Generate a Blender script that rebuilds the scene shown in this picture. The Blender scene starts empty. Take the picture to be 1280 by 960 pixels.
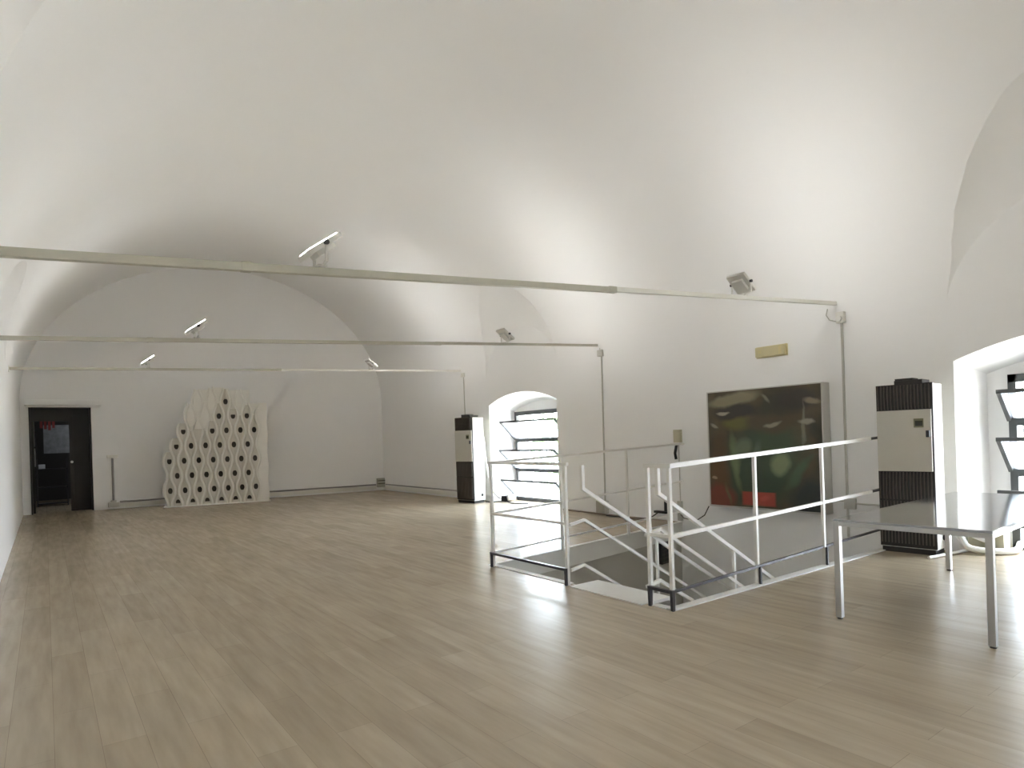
import bpy, bmesh, math, random
from mathutils import Vector, Matrix
random.seed(7)
scene = bpy.context.scene
COL = scene.collection
PI = math.pi

# ------------------------------------------------------------------ room dimensions (metres)
XL, XR = -0.45, 8.30           # left and right wall
YN = -6.0                      # near wall, behind the camera
SPR, RISE = 2.70, 3.60         # vault springing height and rise
XC, HA = (XL + XR) / 2, (XR - XL) / 2
def yend(x): return 19.1 - (x - XL) * 0.1257          # the end wall stands slightly askew
HX0, HX1, HY0, HY1 = 4.13, XR, 3.47, 6.05              # stair opening in the floor
def rise(x): return (x - 4.1) * 0.035

# ------------------------------------------------------------------ materials
def new_mat(name):
    m = bpy.data.materials.new(name); m.use_nodes = True
    nt = m.node_tree
    return m, nt, nt.nodes['Principled BSDF']
def mat(name, col, rough=0.5, metal=0.0, var=0.0, scale=8.0, bump=0.0, bscale=40.0, spec=0.5):
    m, nt, p = new_mat(name)
    p.inputs['Roughness'].default_value = rough
    p.inputs['Metallic'].default_value = metal
    p.inputs['Specular IOR Level'].default_value = spec
    c = (col[0], col[1], col[2], 1)
    tc = nt.nodes.new('ShaderNodeTexCoord')
    n = nt.nodes.new('ShaderNodeTexNoise'); n.inputs['Scale'].default_value = scale
    n.inputs['Detail'].default_value = 4
    nt.links.new(tc.outputs['Object'], n.inputs['Vector'])
    r = nt.nodes.new('ShaderNodeMix'); r.data_type = 'RGBA'
    k = 1 - var
    r.inputs[6].default_value = (c[0]*k, c[1]*k, c[2]*k, 1); r.inputs[7].default_value = c
    nt.links.new(n.outputs['Fac'], r.inputs[0]); nt.links.new(r.outputs[2], p.inputs['Base Color'])
    if bump:
        b = nt.nodes.new('ShaderNodeBump'); b.inputs['Strength'].default_value = bump
        b.inputs['Distance'].default_value = 0.01
        n2 = nt.nodes.new('ShaderNodeTexNoise'); n2.inputs['Scale'].default_value = bscale
        nt.links.new(tc.outputs['Object'], n2.inputs['Vector'])
        nt.links.new(n2.outputs['Fac'], b.inputs['Height']); nt.links.new(b.outputs['Normal'], p.inputs['Normal'])
    return m
def emit_mat(name, col, strength):
    m, nt, p = new_mat(name)
    p.inputs['Base Color'].default_value = (.9, .9, .9, 1)
    p.inputs['Emission Color'].default_value = (*col, 1); p.inputs['Emission Strength'].default_value = strength
    return m
def glass_mat(name, tint=(.95, .97, 1), milky=0.12):
    m = bpy.data.materials.new(name); m.use_nodes = True; nt = m.node_tree; nt.nodes.clear()
    out = nt.nodes.new('ShaderNodeOutputMaterial')
    tr = nt.nodes.new('ShaderNodeBsdfTransparent'); tr.inputs[0].default_value = (*tint, 1)
    gl = nt.nodes.new('ShaderNodeBsdfGlossy'); gl.inputs['Roughness'].default_value = .03
    tl = nt.nodes.new('ShaderNodeBsdfTranslucent'); tl.inputs[0].default_value = (.9, .93, .96, 1)
    fr = nt.nodes.new('ShaderNodeFresnel'); fr.inputs[0].default_value = 1.45
    m1 = nt.nodes.new('ShaderNodeMixShader'); m1.inputs[0].default_value = milky
    nt.links.new(tr.outputs[0], m1.inputs[1]); nt.links.new(tl.outputs[0], m1.inputs[2])
    m2 = nt.nodes.new('ShaderNodeMixShader')
    ge = nt.nodes.new('ShaderNodeNewGeometry'); mu = nt.nodes.new('ShaderNodeMath'); mu.operation = 'SUBTRACT'; mu.use_clamp = True
    nt.links.new(fr.outputs[0], mu.inputs[0]); nt.links.new(ge.outputs['Backfacing'], mu.inputs[1])
    nt.links.new(mu.outputs[0], m2.inputs[0]); nt.links.new(m1.outputs[0], m2.inputs[1]); nt.links.new(gl.outputs[0], m2.inputs[2])
    nt.links.new(m2.outputs[0], out.inputs[0])
    return m
def floor_mat():
    m, nt, p = new_mat('laminate_planks')
    tc = nt.nodes.new('ShaderNodeTexCoord')
    mp = nt.nodes.new('ShaderNodeMapping'); mp.inputs['Rotation'].default_value = (0, 0, PI/2)
    nt.links.new(tc.outputs['Object'], mp.inputs[0])
    br = nt.nodes.new('ShaderNodeTexBrick'); br.inputs['Scale'].default_value = 1.0
    br.inputs['Brick Width'].default_value = 1.25; br.inputs['Row Height'].default_value = .19
    br.inputs['Mortar Size'].default_value = .0012; br.inputs['Bias'].default_value = 0
    br.inputs['Color1'].default_value = (.475, .395, .285, 1); br.inputs['Color2'].default_value = (.415, .34, .24, 1)
    br.inputs['Mortar'].default_value = (.32, .255, .18, 1)
    nt.links.new(mp.outputs[0], br.inputs['Vector'])
    m2 = nt.nodes.new('ShaderNodeMapping'); m2.inputs['Scale'].default_value = (7, .7, 1)
    nt.links.new(tc.outputs['Object'], m2.inputs[0])
    n = nt.nodes.new('ShaderNodeTexNoise'); n.inputs['Scale'].default_value = 2.2; n.inputs['Detail'].default_value = 6
    nt.links.new(m2.outputs[0], n.inputs['Vector'])
    mx = nt.nodes.new('ShaderNodeMix'); mx.data_type = 'RGBA'; mx.blend_type = 'MULTIPLY'
    cr = nt.nodes.new('ShaderNodeValToRGB'); cr.color_ramp.elements[0].position = .3; cr.color_ramp.elements[1].position = .7
    cr.color_ramp.elements[0].color = (.80, .79, .77, 1); cr.color_ramp.elements[1].color = (1, 1, 1, 1)
    nt.links.new(n.outputs['Fac'], cr.inputs[0])
    mx.inputs[0].default_value = 1
    nt.links.new(br.outputs['Color'], mx.inputs[6]); nt.links.new(cr.outputs[0], mx.inputs[7])
    nt.links.new(mx.outputs[2], p.inputs['Base Color'])
    p.inputs['Roughness'].default_value = .27; p.inputs["Specular IOR Level"].default_value = .55
    return m
M = {}
M['plaster'] = mat('white_plaster', (.878, .877, .876), .85, var=.02, scale=1.5, bump=.15, bscale=6)
M['floor'] = floor_mat()
M['slab'] = mat('grey_concrete', (.80, .795, .76), .8, var=.08, scale=5)
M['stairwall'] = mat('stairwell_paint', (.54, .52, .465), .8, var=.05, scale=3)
M['white_curb'] = mat('white_stone_edge', (.74, .73, .70), .5, var=.08, scale=9)
M['white_metal'] = mat('white_enamel', (.80, .79, .76), .35)
M['dark_metal'] = mat('dark_steel', (.045, .042, .048), .35, .3)
M['frame'] = mat('grey_window_steel', (.11, .115, .12), .6, 0, var=.15, spec=.25)
M['alu'] = mat('brushed_aluminium', (.55, .55, .54), .35, .85)
M['steel_top'] = mat('polished_steel', (.42, .43, .45), .10, .9, var=.05)
M['trunk'] = mat('beige_trunking', (.50, .485, .41), .5, var=.06)
M['trunk_white'] = mat('white_trunking', (.76, .75, .70), .5)
M['conduit'] = mat('grey_conduit', (.52, .51, .47), .6)
M['light_body'] = mat('lamp_housing', (.72, .71, .68), .5)
M['lamp_on'] = emit_mat('lamp_glass_bright', (1, .98, .95), 24.5)
M['lamp_mid'] = emit_mat('lamp_glass_mid', (1, .98, .95), 13)
M['lamp_dim'] = emit_mat('lamp_glass_dim', (1, .98, .95), 6)
M['ac_white'] = mat('cream_enamel', (.72, .71, .66), .4)
M['ac_panel'] = mat('cream_panel', (.56, .54, .48), .45)
M['ac_dark'] = mat('brown_black_plastic', (.022, .018, .015), .5)
M['ac_slat'] = mat('brown_slat', (.105, .088, .073), .45)
M['display'] = mat('olive_display', (.20, .19, .10), .3)
M['display_dark'] = mat('dark_display', (.05, .05, .03), .2)
M['black'] = mat('black_rubber', (.012, .012, .012), .5)
M['hose'] = mat('white_hose', (.72, .71, .68), .5, var=.05)
M['sign'] = mat('yellowed_plastic', (.66, .58, .31), .4, var=.06)
M['sign2'] = mat('yellowed_diffuser', (.60, .54, .32), .3)
M['box_cream'] = mat('cream_socket', (.50, .47, .34), .5)
M['box_grey'] = mat('grey_box', (.42, .41, .37), .5)
M['cable_brown'] = mat('brown_cable', (.20, .15, .11), .6)
M['cable_dark'] = mat('dark_cable', (.05, .045, .04), .6)
M['sculpt'] = mat('cast_white', (.90, .88, .83), .75, var=.07, scale=6)
M['sculpt_shade'] = mat('cast_white_shade', (.74, .71, .65), .8, var=.08, scale=6)  # darker copy of the white, shade inside the cells put into colour
M['sculpt_in'] = mat('cavity_shade', (.10, .09, .075), .9)  # dark colour standing in for the shade deep inside the holes
M['pipe_dark'] = mat('grey_pipe', (.30, .29, .285), .5)
M['canvas_side'] = mat('canvas_edge', (.56, .55, .52), .8)
M['door_dark'] = mat('dark_wood', (.030, .026, .024), .5, var=.2)
M['back'] = mat('dark_room_walls', (.05, .047, .045), .9)  # near-black colour that keeps the room behind the doorway dark
M['poster'] = mat('grey_print', (.34, .35, .36), .7, var=.75, scale=7)
M['sheet'] = mat('pale_sheet', (.70, .72, .75), .7)
M['red'] = mat('red_cloth', (.28, .05, .045), .8, var=.3)
M['glass'] = glass_mat('window_glass')
M['ground'] = mat('pale_ground', (.62, .60, .55), .9, var=.15, scale=.4)
M['leaf'] = mat('leaf_green', (.16, .26, .10), .7, var=.5, scale=2)
M['bark'] = mat('bark', (.16, .12, .09), .9, var=.3)

# ------------------------------------------------------------------ mesh builder
class MB:
    def __init__(s): s.bm = bmesh.new()
    def box(s, c, d, rot=None, bev=0.0):
        r = bmesh.ops.create_cube(s.bm, size=1)
        vs = r['verts']
        bmesh.ops.scale(s.bm, vec=d, verts=vs)
        if bev:
            es = list({e for v in vs for e in v.link_edges})
            rb = bmesh.ops.bevel(s.bm, geom=es, offset=bev, segments=2, affect='EDGES', profile=.7)
            vs = list({v for f in rb['faces'] for v in f.verts} | {v for v in vs if v.is_valid})
            grown = set(vs); st = list(vs)
            while st:
                v = st.pop()
                for e in v.link_edges:
                    o = e.other_vert(v)
                    if o not in grown: grown.add(o); st.append(o)
            vs = list(grown)
        if rot is not None: bmesh.ops.rotate(s.bm, cent=(0, 0, 0), matrix=rot, verts=vs)
        bmesh.ops.translate(s.bm, vec=c, verts=vs)
        return s
    def bb(s, x0, x1, y0, y1, z0, z1, bev=0.0):
        return s.box(((x0+x1)/2, (y0+y1)/2, (z0+z1)/2), (abs(x1-x0), abs(y1-y0), abs(z1-z0)), None, bev)
    def tube(s, pts, r, seg=10, square=False):
        pts = [Vector(p) for p in pts]
        if square: seg = 4
        rings = []
        n = len(pts)
        tang = []
        for i in range(n):
            if i == 0: t = pts[1]-pts[0]
            elif i == n-1: t = pts[-1]-pts[-2]
            else: t = (pts[i+1]-pts[i]).normalized() + (pts[i]-pts[i-1]).normalized()
            tang.append(t.normalized())
        up = Vector((0, 0, 1)) if abs(tang[0].z) < .95 else Vector((1, 0, 0))
        nrm = (up - tang[0]*up.dot(tang[0])).normalized()
        for i in range(n):
            t = tang[i]
            nrm = (nrm - t*nrm.dot(t)).normalized()
            b = t.cross(nrm)
            sc = 1.0
            if 0 < i < n-1:
                c = (pts[i]-pts[i-1]).normalized().dot(t); sc = min(1/max(c, .5), 1.6)
            ring = []
            for k in range(seg):
                a = 2*PI*(k+.5)/seg
                rr = r*(1.414 if square else 1)
                ring.append(s.bm.verts.new(pts[i] + nrm*math.cos(a)*rr*(sc if square else 1) + b*math.sin(a)*rr*(sc if square else 1)))
            rings.append(ring)
        for a, b in zip(rings, rings[1:]):
            for k in range(seg):
                s.bm.faces.new((a[k], a[(k+1) % seg], b[(k+1) % seg], b[k]))
        s.bm.faces.new(list(reversed(rings[0]))); s.bm.faces.new(rings[-1])
        return s
    def cyl(s, p0, p1, r, seg=16): return s.tube([p0, p1], r, seg)
    def poly_prism(s, base, top):
        a = [s.bm.verts.new(p) for p in base]; b = [s.bm.verts.new(p) for p in top]
        n = len(a)
        s.bm.faces.new(list(reversed(a))); s.bm.faces.new(b)
        for k in range(n): s.bm.faces.new((a[k], a[(k+1) % n], b[(k+1) % n], b[k]))
        return s
    def build(s, name, m, parent=None, smooth=True, loc=None):
        bmesh.ops.recalc_face_normals(s.bm, faces=s.bm.faces[:])
        me = bpy.data.meshes.new(name); 
        if loc is not None: bmesh.ops.translate(s.bm, vec=-Vector(loc), verts=s.bm.verts[:])
        s.bm.to_mesh(me); s.bm.free()
        if smooth:
            for p in me.polygons: p.use_smooth = True
            me.set_sharp_from_angle(angle=math.radians(32))
        me.materials.append(M[m] if isinstance(m, str) else m)
        o = bpy.data.objects.new(name, me); COL.objects.link(o)
        if parent is not None:
            o.parent = parent
            if loc is None: o.matrix_parent_inverse = Matrix.Identity(4)
        if loc is not None and parent is None: o.location = loc
        return o
def empty(name, label, cat, loc, rotz=0, group=None):
    o = bpy.data.objects.new(name, None); COL.objects.link(o)
    o.empty_display_size = .1
    o.location = loc; o.rotation_euler = (0, 0, rotz)
    o['label'] = label; o['category'] = cat
    if group: o['group'] = group
    return o
def tag(o, label, cat, group=None):
    o['label'] = label; o['category'] = cat
    if group: o['group'] = group
    return o
def struct(o): o['kind'] = 'structure'; return o
def W(mb, name, m, root):
    """build a part given in world coordinates under an unrotated thing"""
    bmesh.ops.translate(mb.bm, vec=-Vector(root.location), verts=mb.bm.verts[:])
    return mb.build(name, m, root)

# ------------------------------------------------------------------ room shell: union of the hollow volumes
def solid(mb):
    bmesh.ops.recalc_face_normals(mb.bm, faces=mb.bm.faces[:])
    me = bpy.data.meshes.new('tmp'); mb.bm.to_mesh(me); mb.bm.free()
    o = bpy.data.objects.new('tmp', me); COL.objects.link(o); return o
LOW = -.30
prof = [(XL, LOW), (XR, LOW)]
NS = 120
for k in range(NS+1):
    a = PI*k/NS
    prof.append((XC + HA*math.cos(a), SPR + RISE*math.sin(a)))

base = solid(MB().poly_prism([(x, YN, z) for x, z in prof], [(x, yend(x), z) for x, z in prof]))
parts = []
def arch_pts(yc, hw, z0, zs, rz, n=28, power=1.0):
    p = [(yc-hw, z0), (yc+hw, z0)]
    for k in range(n+1):
        a = PI*k/n
        p.append((yc + hw*math.cos(a), zs + rz*math.sin(a)))
    return p
STEPS = [(0, 0), (.1, .32), (.2, .50), (.4, .68), (.7, .86), (1.0, .97)]
def lunette(side, yc, hw, zs, rz, deep=0):
    xw = XR - .004 if side > 0 else XL + .004
    a = arch_pts(yc, hw, 2.45 if deep else 2.0, zs, rz)
    mb = MB(); rings = []
    for ds, dz in ([(-deep, 0)] if deep else []) + STEPS:
        rings.append([mb.bm.verts.new((xw - side*ds, y, z + (dz if i > 1 else 0))) for i, (y, z) in enumerate(a)])
    n = len(a)
    for p, q in zip(rings, rings[1:]):
        for k in range(n): mb.bm.faces.new((p[k], p[(k+1) % n], q[(k+1) % n], q[k]))
    mb.bm.faces.new(list(reversed(rings[0]))); mb.bm.faces.new(rings[-1])
    parts.append(solid(mb))
LUN = [(1, 1.55, 1.35, 2.60, 1.31), (1, 10.95, 1.34, 2.60, 1.25), (1, -2.9, 1.34, 2.6, 1.25),
       (-1, 3.60, 2.0, 2.60, 1.62), (-1, 10.9, 1.45, 2.60, .85)]
for l in LUN: lunette(*l)
WIN = [(9.74, 12.2, 2.25, .24, 2.06, 8.92, .20), (.38, 2.85, 2.19, .26, 1.99, 8.92, .35), (-4.1, -1.65, 2.19, .26, 2.0, 8.92, .35)]
def seg_pts(yc, hw, z0, zs, rz, n=24):
    return [(yc-hw, z0), (yc+hw, z0)] + [(yc + hw*(1-2*k/n), zs + rz*(1-(1-2*k/n)**2)) for k in range(n+1)]
for y0, y1, zs, rz, ft, xf, ins in WIN:
    yc, hw = (y0+y1)/2, (y1-y0)/2
    a = seg_pts(yc, hw, LOW+.03, zs, rz); b = seg_pts(yc, hw-.14, LOW+.03, ft+.03, rz*.8)
    # reveal runs from just inside the wall face to the frame, slightly splayed
    parts.append(solid(MB().poly_prism([(XR-.15, y, z) for y, z in a], [(xf+.03, y, z) for y, z in b])))
    parts.append(solid(MB().bb(xf-.25, xf+.42, y0+.28, y1-ins, LOW+.06, ft)))
# door opening in the end wall and the unlit room behind it
DX0, DX1, DZ = -.29, .95, 2.59
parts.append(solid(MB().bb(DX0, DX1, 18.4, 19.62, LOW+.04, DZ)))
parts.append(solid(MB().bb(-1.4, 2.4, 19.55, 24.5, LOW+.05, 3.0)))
for o in parts:
    md = base.modifiers.new('u', 'BOOLEAN'); md.operation = 'UNION'; md.solver = 'EXACT'; md.object = o
dg = bpy.context.evaluated_depsgraph_get()
shell = bpy.data.meshes.new_from_object(base.evaluated_get(dg))
for o in parts + [base]: bpy.data.objects.remove(o, do_unlink=True)
groups = {}
bm = bmesh.new(); bm.from_mesh(shell)
bm.normal_update()
def classify(f):
    c = f.calc_center_median(); n = f.normal
    if n.z < -.9 and c.z < LOW + .08: return None
    if c.x > 9.2: return None
    ye = yend(c.x)
    if c.y > 19.54: return 'wall_back_room'
    if c.y > ye - .02 and abs(n.y) > .9: return 'wall_end'
    if c.y > ye - .1: return 'wall_end'
    if c.y < YN + .01: return 'wall_near'
    if abs(n.x) > .97 and c.x > XR - .05 and c.z < 4.5: return 'wall_right'
    if c.x > XR + .002 and c.z < 2.6: return 'wall_right'
    if abs(n.x) > .97 and c.x < XL + .05 and c.z < 4.5: return 'wall_left'
    if abs(n.y) > .7 and c.x > XR - .16 and c.z < 2.2: return 'wall_right'
    return 'ceiling'
cls = {f.index: classify(f) for f in bm.faces}
for nm in ('ceiling', 'wall_left', 'wall_right', 'wall_end', 'wall_near', 'wall_back_room'):
    b2 = bm.copy(); b2.faces.ensure_lookup_table()
    bmesh.ops.delete(b2, geom=[f for f in b2.faces if cls[f.index] != nm], context='FACES')
    bmesh.ops.reverse_faces(b2, faces=b2.faces[:])
    me = bpy.data.meshes.new(nm); b2.to_mesh(me); b2.free()
    me.materials.clear()
    for p in me.polygons: p.use_smooth = True; p.material_index = 0
    me.set_sharp_from_angle(angle=math.radians(22))
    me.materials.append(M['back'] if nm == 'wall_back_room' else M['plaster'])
    o = bpy.data.objects.new(nm, me); COL.objects.link(o); struct(o)
bm.free()

# ------------------------------------------------------------------ floor with the stair opening
fl = MB()
FYL, FYR = 6.05, 6.72          # far edge of the opening runs slightly askew
def slab(pts):
    return fl.poly_prism([(x, y, -.24) for x, y in pts], [(x, y, 0) for x, y in pts])
slab([(-1.8, YN-.2), (HX0, YN-.2), (HX0, 25), (-1.8, 25)])
slab([(HX0, YN-.2), (9.36, YN-.2), (9.36, HY0), (HX0, HY0)])
slab([(HX0, FYL), (HX1, FYR), (9.36, FYR), (9.36, 25), (HX0, 25)])
slab([(HX1+.002, HY0), (9.36, HY0), (9.36, FYR), (HX1+.002, FYR)])
struct(fl.build('floor', 'floor', smooth=False))
def far_strip(w, d0, d1, z0, z1):
    q = [(HX0-.05, FYL+d0), (HX1, FYR+d0), (HX1, FYR+d1), (HX0-.05, FYL+d1)]
    w.poly_prism([(x, y, z0) for x, y in q], [(x, y, z1) for x, y in q])
# lining of the opening: pale slab edge, darker painted walls further down
sl = MB()
far_strip(sl, -.012, .05, -.24, -.001)
sl.bb(HX0, HX1, HY0-.05, HY0+.012, -.24, -.001)
sl.bb(HX0-.05, HX0+.012, HY0, FYL, -.24, -.001)
struct(sl.build('trim_1', 'slab', smooth=False))
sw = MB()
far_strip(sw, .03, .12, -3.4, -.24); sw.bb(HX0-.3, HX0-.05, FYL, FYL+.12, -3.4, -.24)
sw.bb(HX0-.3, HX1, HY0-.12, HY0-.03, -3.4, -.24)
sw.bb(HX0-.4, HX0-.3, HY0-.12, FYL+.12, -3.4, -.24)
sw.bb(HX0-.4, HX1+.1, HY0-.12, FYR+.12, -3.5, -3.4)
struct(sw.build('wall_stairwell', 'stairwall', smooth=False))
sr = MB(); sr.bb(HX1+.001, HX1+.08, HY0-.12, FYR+.12, -3.4, LOW)
struct(sr.build('wall_stairwell_right', 'plaster', smooth=False))
# narrow white stone edging laid around the opening
ed = MB()
ed.bb(HX0-.05, HX0+.03, 4.72, FYL+.03, -.01, .006)
ed.bb(HX0-.05, HX0+.03, HY0-.05, 3.66, -.01, .006)
ed.bb(HX0-.05, HX1, HY0-.06, HY0+.02, -.01, .012)
far_strip(ed, -.02, .05, -.01, .006)
struct(ed.build('trim_2', 'white_curb', smooth=False))

# staircase
st = empty('staircase', 'pale stone staircase going down through the opening in the floor', 'staircase', (HX0, 4.18, 0))
w = MB(); w.bb(HX0-.10, HX0+.28, 3.72, 4.64, -.02, .008, .003); W(w, 'landing_tread', 'white_curb', st)
for k in range(1, 13):
    z = -.178*k; x = HX0 + .30*k
    w = MB(); w.bb(x-.02, x+.30, 3.74, 4.62, z-.04, z); w.bb(x, x+.03, 3.74, 4.62, z-.01, z+.14)
    W(w, 'tread', 'white_curb', st)

# ------------------------------------------------------------------ guard railings and stair handrails
def railing(name, label): return empty(name, label, 'railing', (4.1, 3.43 if 'near' in label or 'nearer' in label else 5.98, 0))
RT, RM, RK = 1.18, .60, .155
def post(root, x, y, top, foot=True, r=.015, dx=-.03, dy=0):
    w = MB(); w.tube([(x, y, 0.0), (x, y, top)], r, square=True); p = W(w, 'post', 'white_metal', root)
    return p
def rail(root, name, pts, r, m='white_metal'):
    w = MB(); w.tube(pts, r, square=True); return W(w, name, m, root)
# --- left part: front panel A-B and the far side
ra = railing('guard_railing', 'white steel guard railing along the far side of the stair opening, before the window')
post(ra, 4.07, 5.98, RT); post(ra, 4.07, 4.70, RT)
fy = lambda x: 5.98 + .16*(x-4.07)
for x in (5.27, 6.72): post(ra, x, fy(x), RT + .6*rise(x))
rail(ra, 'top_rail', [(4.07, 4.66, RT), (4.07, 6.03, RT)], .016)
rail(ra, 'top_rail', [(4.07, 5.98, RT), (XR-.01, fy(XR), RT + .6*rise(XR))], .014)
rail(ra, 'mid_rail', [(4.07, 4.70, RM), (4.07, 5.98, RM)], .013)
rail(ra, 'mid_rail', [(4.07, 5.98, RM), (XR-.01, fy(XR), RM + .45*rise(XR))], .012)
kr = rail(ra, 'kick_rail', [(4.045, 4.70, 0), (4.045, 4.70, RK), (4.045, 5.98, RK), (4.045, 5.98, 0)], .012, 'dark_metal')
kr['label'] = 'dark steel kick rail with feet'
rail(ra, 'kick_rail', [(4.07, 5.98, RK), (XR-.01, fy(XR), RK + .2*rise(XR))], .011)
def handrail(root, y, post_x=4.08):
    sl_ = -.59
    def run(x0, z0, x1): return [(x0, y, z0), (x1, y, z0 + sl_*(x1-x0))]
    xe = 6.9
    rail(root, 'stair_handrail', [(4.26, y, 1.16), (4.26, y, .93)] + [run(4.26, .93, xe)[1]], .016)
    rail(root, 'stair_mid_rail', [(post_x, y, .59), (4.27, y, .62)] + [run(4.27, .62, xe)[1]], .013)
    rail(root, 'stair_low_rail', [(post_x, y, .15), (4.25, y, .18)] + [run(4.25, .18, xe)[1]], .013)
    for x in (5.32, 6.6):
        zt = .93 + sl_*(x-4.26)
        rail(root, 'stair_post', [(x, y, zt), (x, y, zt-1.05)], .013)
handrail(ra, 4.66)
# --- right part: front panel C-D and the near side
rb = railing('guard_railing', 'white steel railing along the nearer side of the stair opening, ending at the air conditioner')
rb.location = (4.1, 3.43, 0)
post(rb, 4.10, 3.67, RT); post(rb, 4.10, 3.44, RT)
for x in (5.35, 6.57): post(rb, x, 3.47, RT + rise(x) - .02)
rail(rb, 'top_rail', [(4.10, 3.70, RT), (4.10, 3.41, RT)], .018)
rail(rb, 'top_rail', [(4.10, 3.45, RT), (7.70, 3.49, RT + rise(7.7))], .019)
rail(rb, 'mid_rail', [(4.10, 3.67, RM), (4.10, 3.44, RM)], .014)
rail(rb, 'mid_rail', [(4.10, 3.45, RM), (7.70, 3.49, RM + .75*rise(7.7))], .016)
for z0, f in ((RT, 1), (RM, .75)):
    o = rail(rb, 'end_clamp', [(7.70, 3.49, z0 + f*rise(7.7)), (XR-.005, 3.50, z0 + f*rise(8.3))], .014, 'dark_metal')
o = rail(rb, 'kick_rail', [(4.075, 3.66, 0), (4.075, 3.66, RK), (4.075, 3.42, RK), (4.075, 3.42, 0)], .013, 'dark_metal')
o['label'] = 'dark steel kick rail with feet'
o = rail(rb, 'kick_rail', [(4.09, 3.425, RK), (XR-.01, 3.505, RK + .55*rise(8.3))], .011, 'dark_metal')
o['label'] = 'dark steel kick rail'
for x in (5.35, 6.57): rail(rb, 'foot', [(x, 3.44, 0), (x, 3.44, RK + .5*rise(x))], .010, 'dark_metal')
handrail(rb, 3.70)

# vent box on the stairwell wall
vb = empty('vent_box', 'small dark square vent on the wall inside the stair opening', 'vent', (7.79, 6.63, -.58))
vy = lambda x: FYL + (x-HX0)*(FYR-FYL)/(HX1-HX0) + .03
vx = 7.62
w = MB(); w.poly_prism([(vx, vy(vx)-.06, -.58), (vx+.34, vy(vx+.34)-.06, -.58), (vx+.34, vy(vx+.34)-.001, -.58), (vx, vy(vx)-.001, -.58)],
                       [(vx, vy(vx)-.06, -.26), (vx+.34, vy(vx+.34)-.06, -.26), (vx+.34, vy(vx+.34)-.001, -.26), (vx, vy(vx)-.001, -.26)]); W(w, 'housing', 'black', vb)
w = MB()
for k in range(5):
    zz = -.56 + .06*k
    w.poly_prism([(vx+.02, vy(vx+.02)-.075, zz), (vx+.32, vy(vx+.32)-.075, zz), (vx+.32, vy(vx+.32)-.055, zz), (vx+.02, vy(vx+.02)-.055, zz)],
                 [(vx+.02, vy(vx+.02)-.075, zz+.02), (vx+.32, vy(vx+.32)-.075, zz+.02), (vx+.32, vy(vx+.32)-.055, zz+.02), (vx+.02, vy(vx+.02)-.055, zz+.02)])
W(w, 'louvre', 'cable_dark', vb)

# ------------------------------------------------------------------ table
tb = empty('table', 'long polished grey metal table with square legs in front of the right window', 'table', (6.0, 2.0, 0))
TC = [(4.80, 2.46), (7.46, 2.57), (7.48, 1.58), (4.85, 1.465)]
w = MB(); w.poly_prism([(x, y, .738) for x, y in TC], [(x, y, .756) for x, y in TC]); W(w, 'table_top', 'steel_top', tb)
w = MB()
for k in range(4):
    a, b = Vector((*TC[k], .724)), Vector((*TC[(k+1) % 4], .724))
    d = (b-a).normalized(); nn = Vector((d.y, -d.x, 0))*.021
    w.tube([a + nn, b + nn], .0185, square=True)
W(w, 'apron', 'alu', tb)
for x, y in ((4.822, 2.44), (4.872, 1.487), (7.17, 2.535), (7.20, 1.59)):
    w = MB(); w.tube([(x, y, .012), (x, y, .706)], .021, square=True); lg = W(w, 'leg', 'alu', tb)
    w = MB(); w.cyl((x, y, 0), (x, y, .014), .019); f = W(w, 'foot', 'black', tb); f.parent = lg

# ------------------------------------------------------------------ tall heaters
def heater(label, x0, y1, y0, depth, h, zt, zb, rotz):
    """x0 front plane, y1 far corner, y0 near corner; zt/zb panel top and bottom"""
    wd = y1 - y0
    r = empty('air_conditioner', label, 'air conditioner', (x0, y1, 0), rotz, 'tall standing air conditioners')
    P = lambda: MB()
    w = P(); w.bb(.015, depth, -wd, 0, .06, h-.02, .006); w.build('cabinet', 'ac_white', r)
    w = P(); w.bb(.03, depth-.02, -wd+.02, -.01, 0, .07); w.build('plinth', 'ac_dark', r)
    w = P(); w.bb(.008, .03, -wd-.001, .001, .07, h-.01); w.build('front_frame', 'ac_dark', r)
    def grille(name, z0, z1, ms, mb_):
        g = P(); g.bb(.000, .015, -wd+.012, -.008, z0, z1); go = g.build(name, mb_, r)
        s = P(); n = 16
        for k in range(n):
            y = -.022 - (wd-.05)*k/(n-1)
            s.bb(-.014, .004, y-.005, y+.005, z0+.01, z1-.01)
        so = s.build('slats', ms, go)
        return go
    grille('upper_grille', zt, h-.012, 'ac_slat', 'ac_dark')
    grille('lower_grille', .60, zb, 'ac_slat', 'ac_dark')
    grille('base_grille', .10, .60, 'ac_slat', 'ac_dark')
    w = P(); w.bb(-.018, .012, -wd+.012, -.008, zb, zt, .004); pn = w.build('front_panel', 'ac_panel', r)
    w = P(); w.bb(-.022, -.016, -wd*.85, -wd*.68, zt-.20, zt-.10, .002); dp = w.build('display', 'display', pn)
    w = P(); w.bb(-.024, -.019, -wd*.835, -wd*.705, zt-.185, zt-.125, .001); q = w.build('screen', 'display_dark', r); q.parent = dp
    w = P(); w.bb(-.05, -.018, -wd+.022, -wd+.058, zt-.31, zt-.235, .006); w.build('knob', 'black', pn)
    w = P(); w.bb(.04, depth-.05, -wd*.82, -wd*.32, h-.03, h+.035, .004)
    w.bb(.03, depth-.12, -wd*.66, -wd*.34, h+.03, h+.055, .004); w.build('top_vent', 'ac_dark', r)
    w = P(); w.cyl((depth*.72, -wd-.006, .18), (depth*.72, -wd+.01, .18), .032); w.build('outlet_cap', 'black', r)
    return r
heater('tall white and dark-slatted air conditioner standing against the wall beside the table', 7.80, 3.448, 2.88, .33, 1.925, 1.62, .93, math.radians(4))
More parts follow.
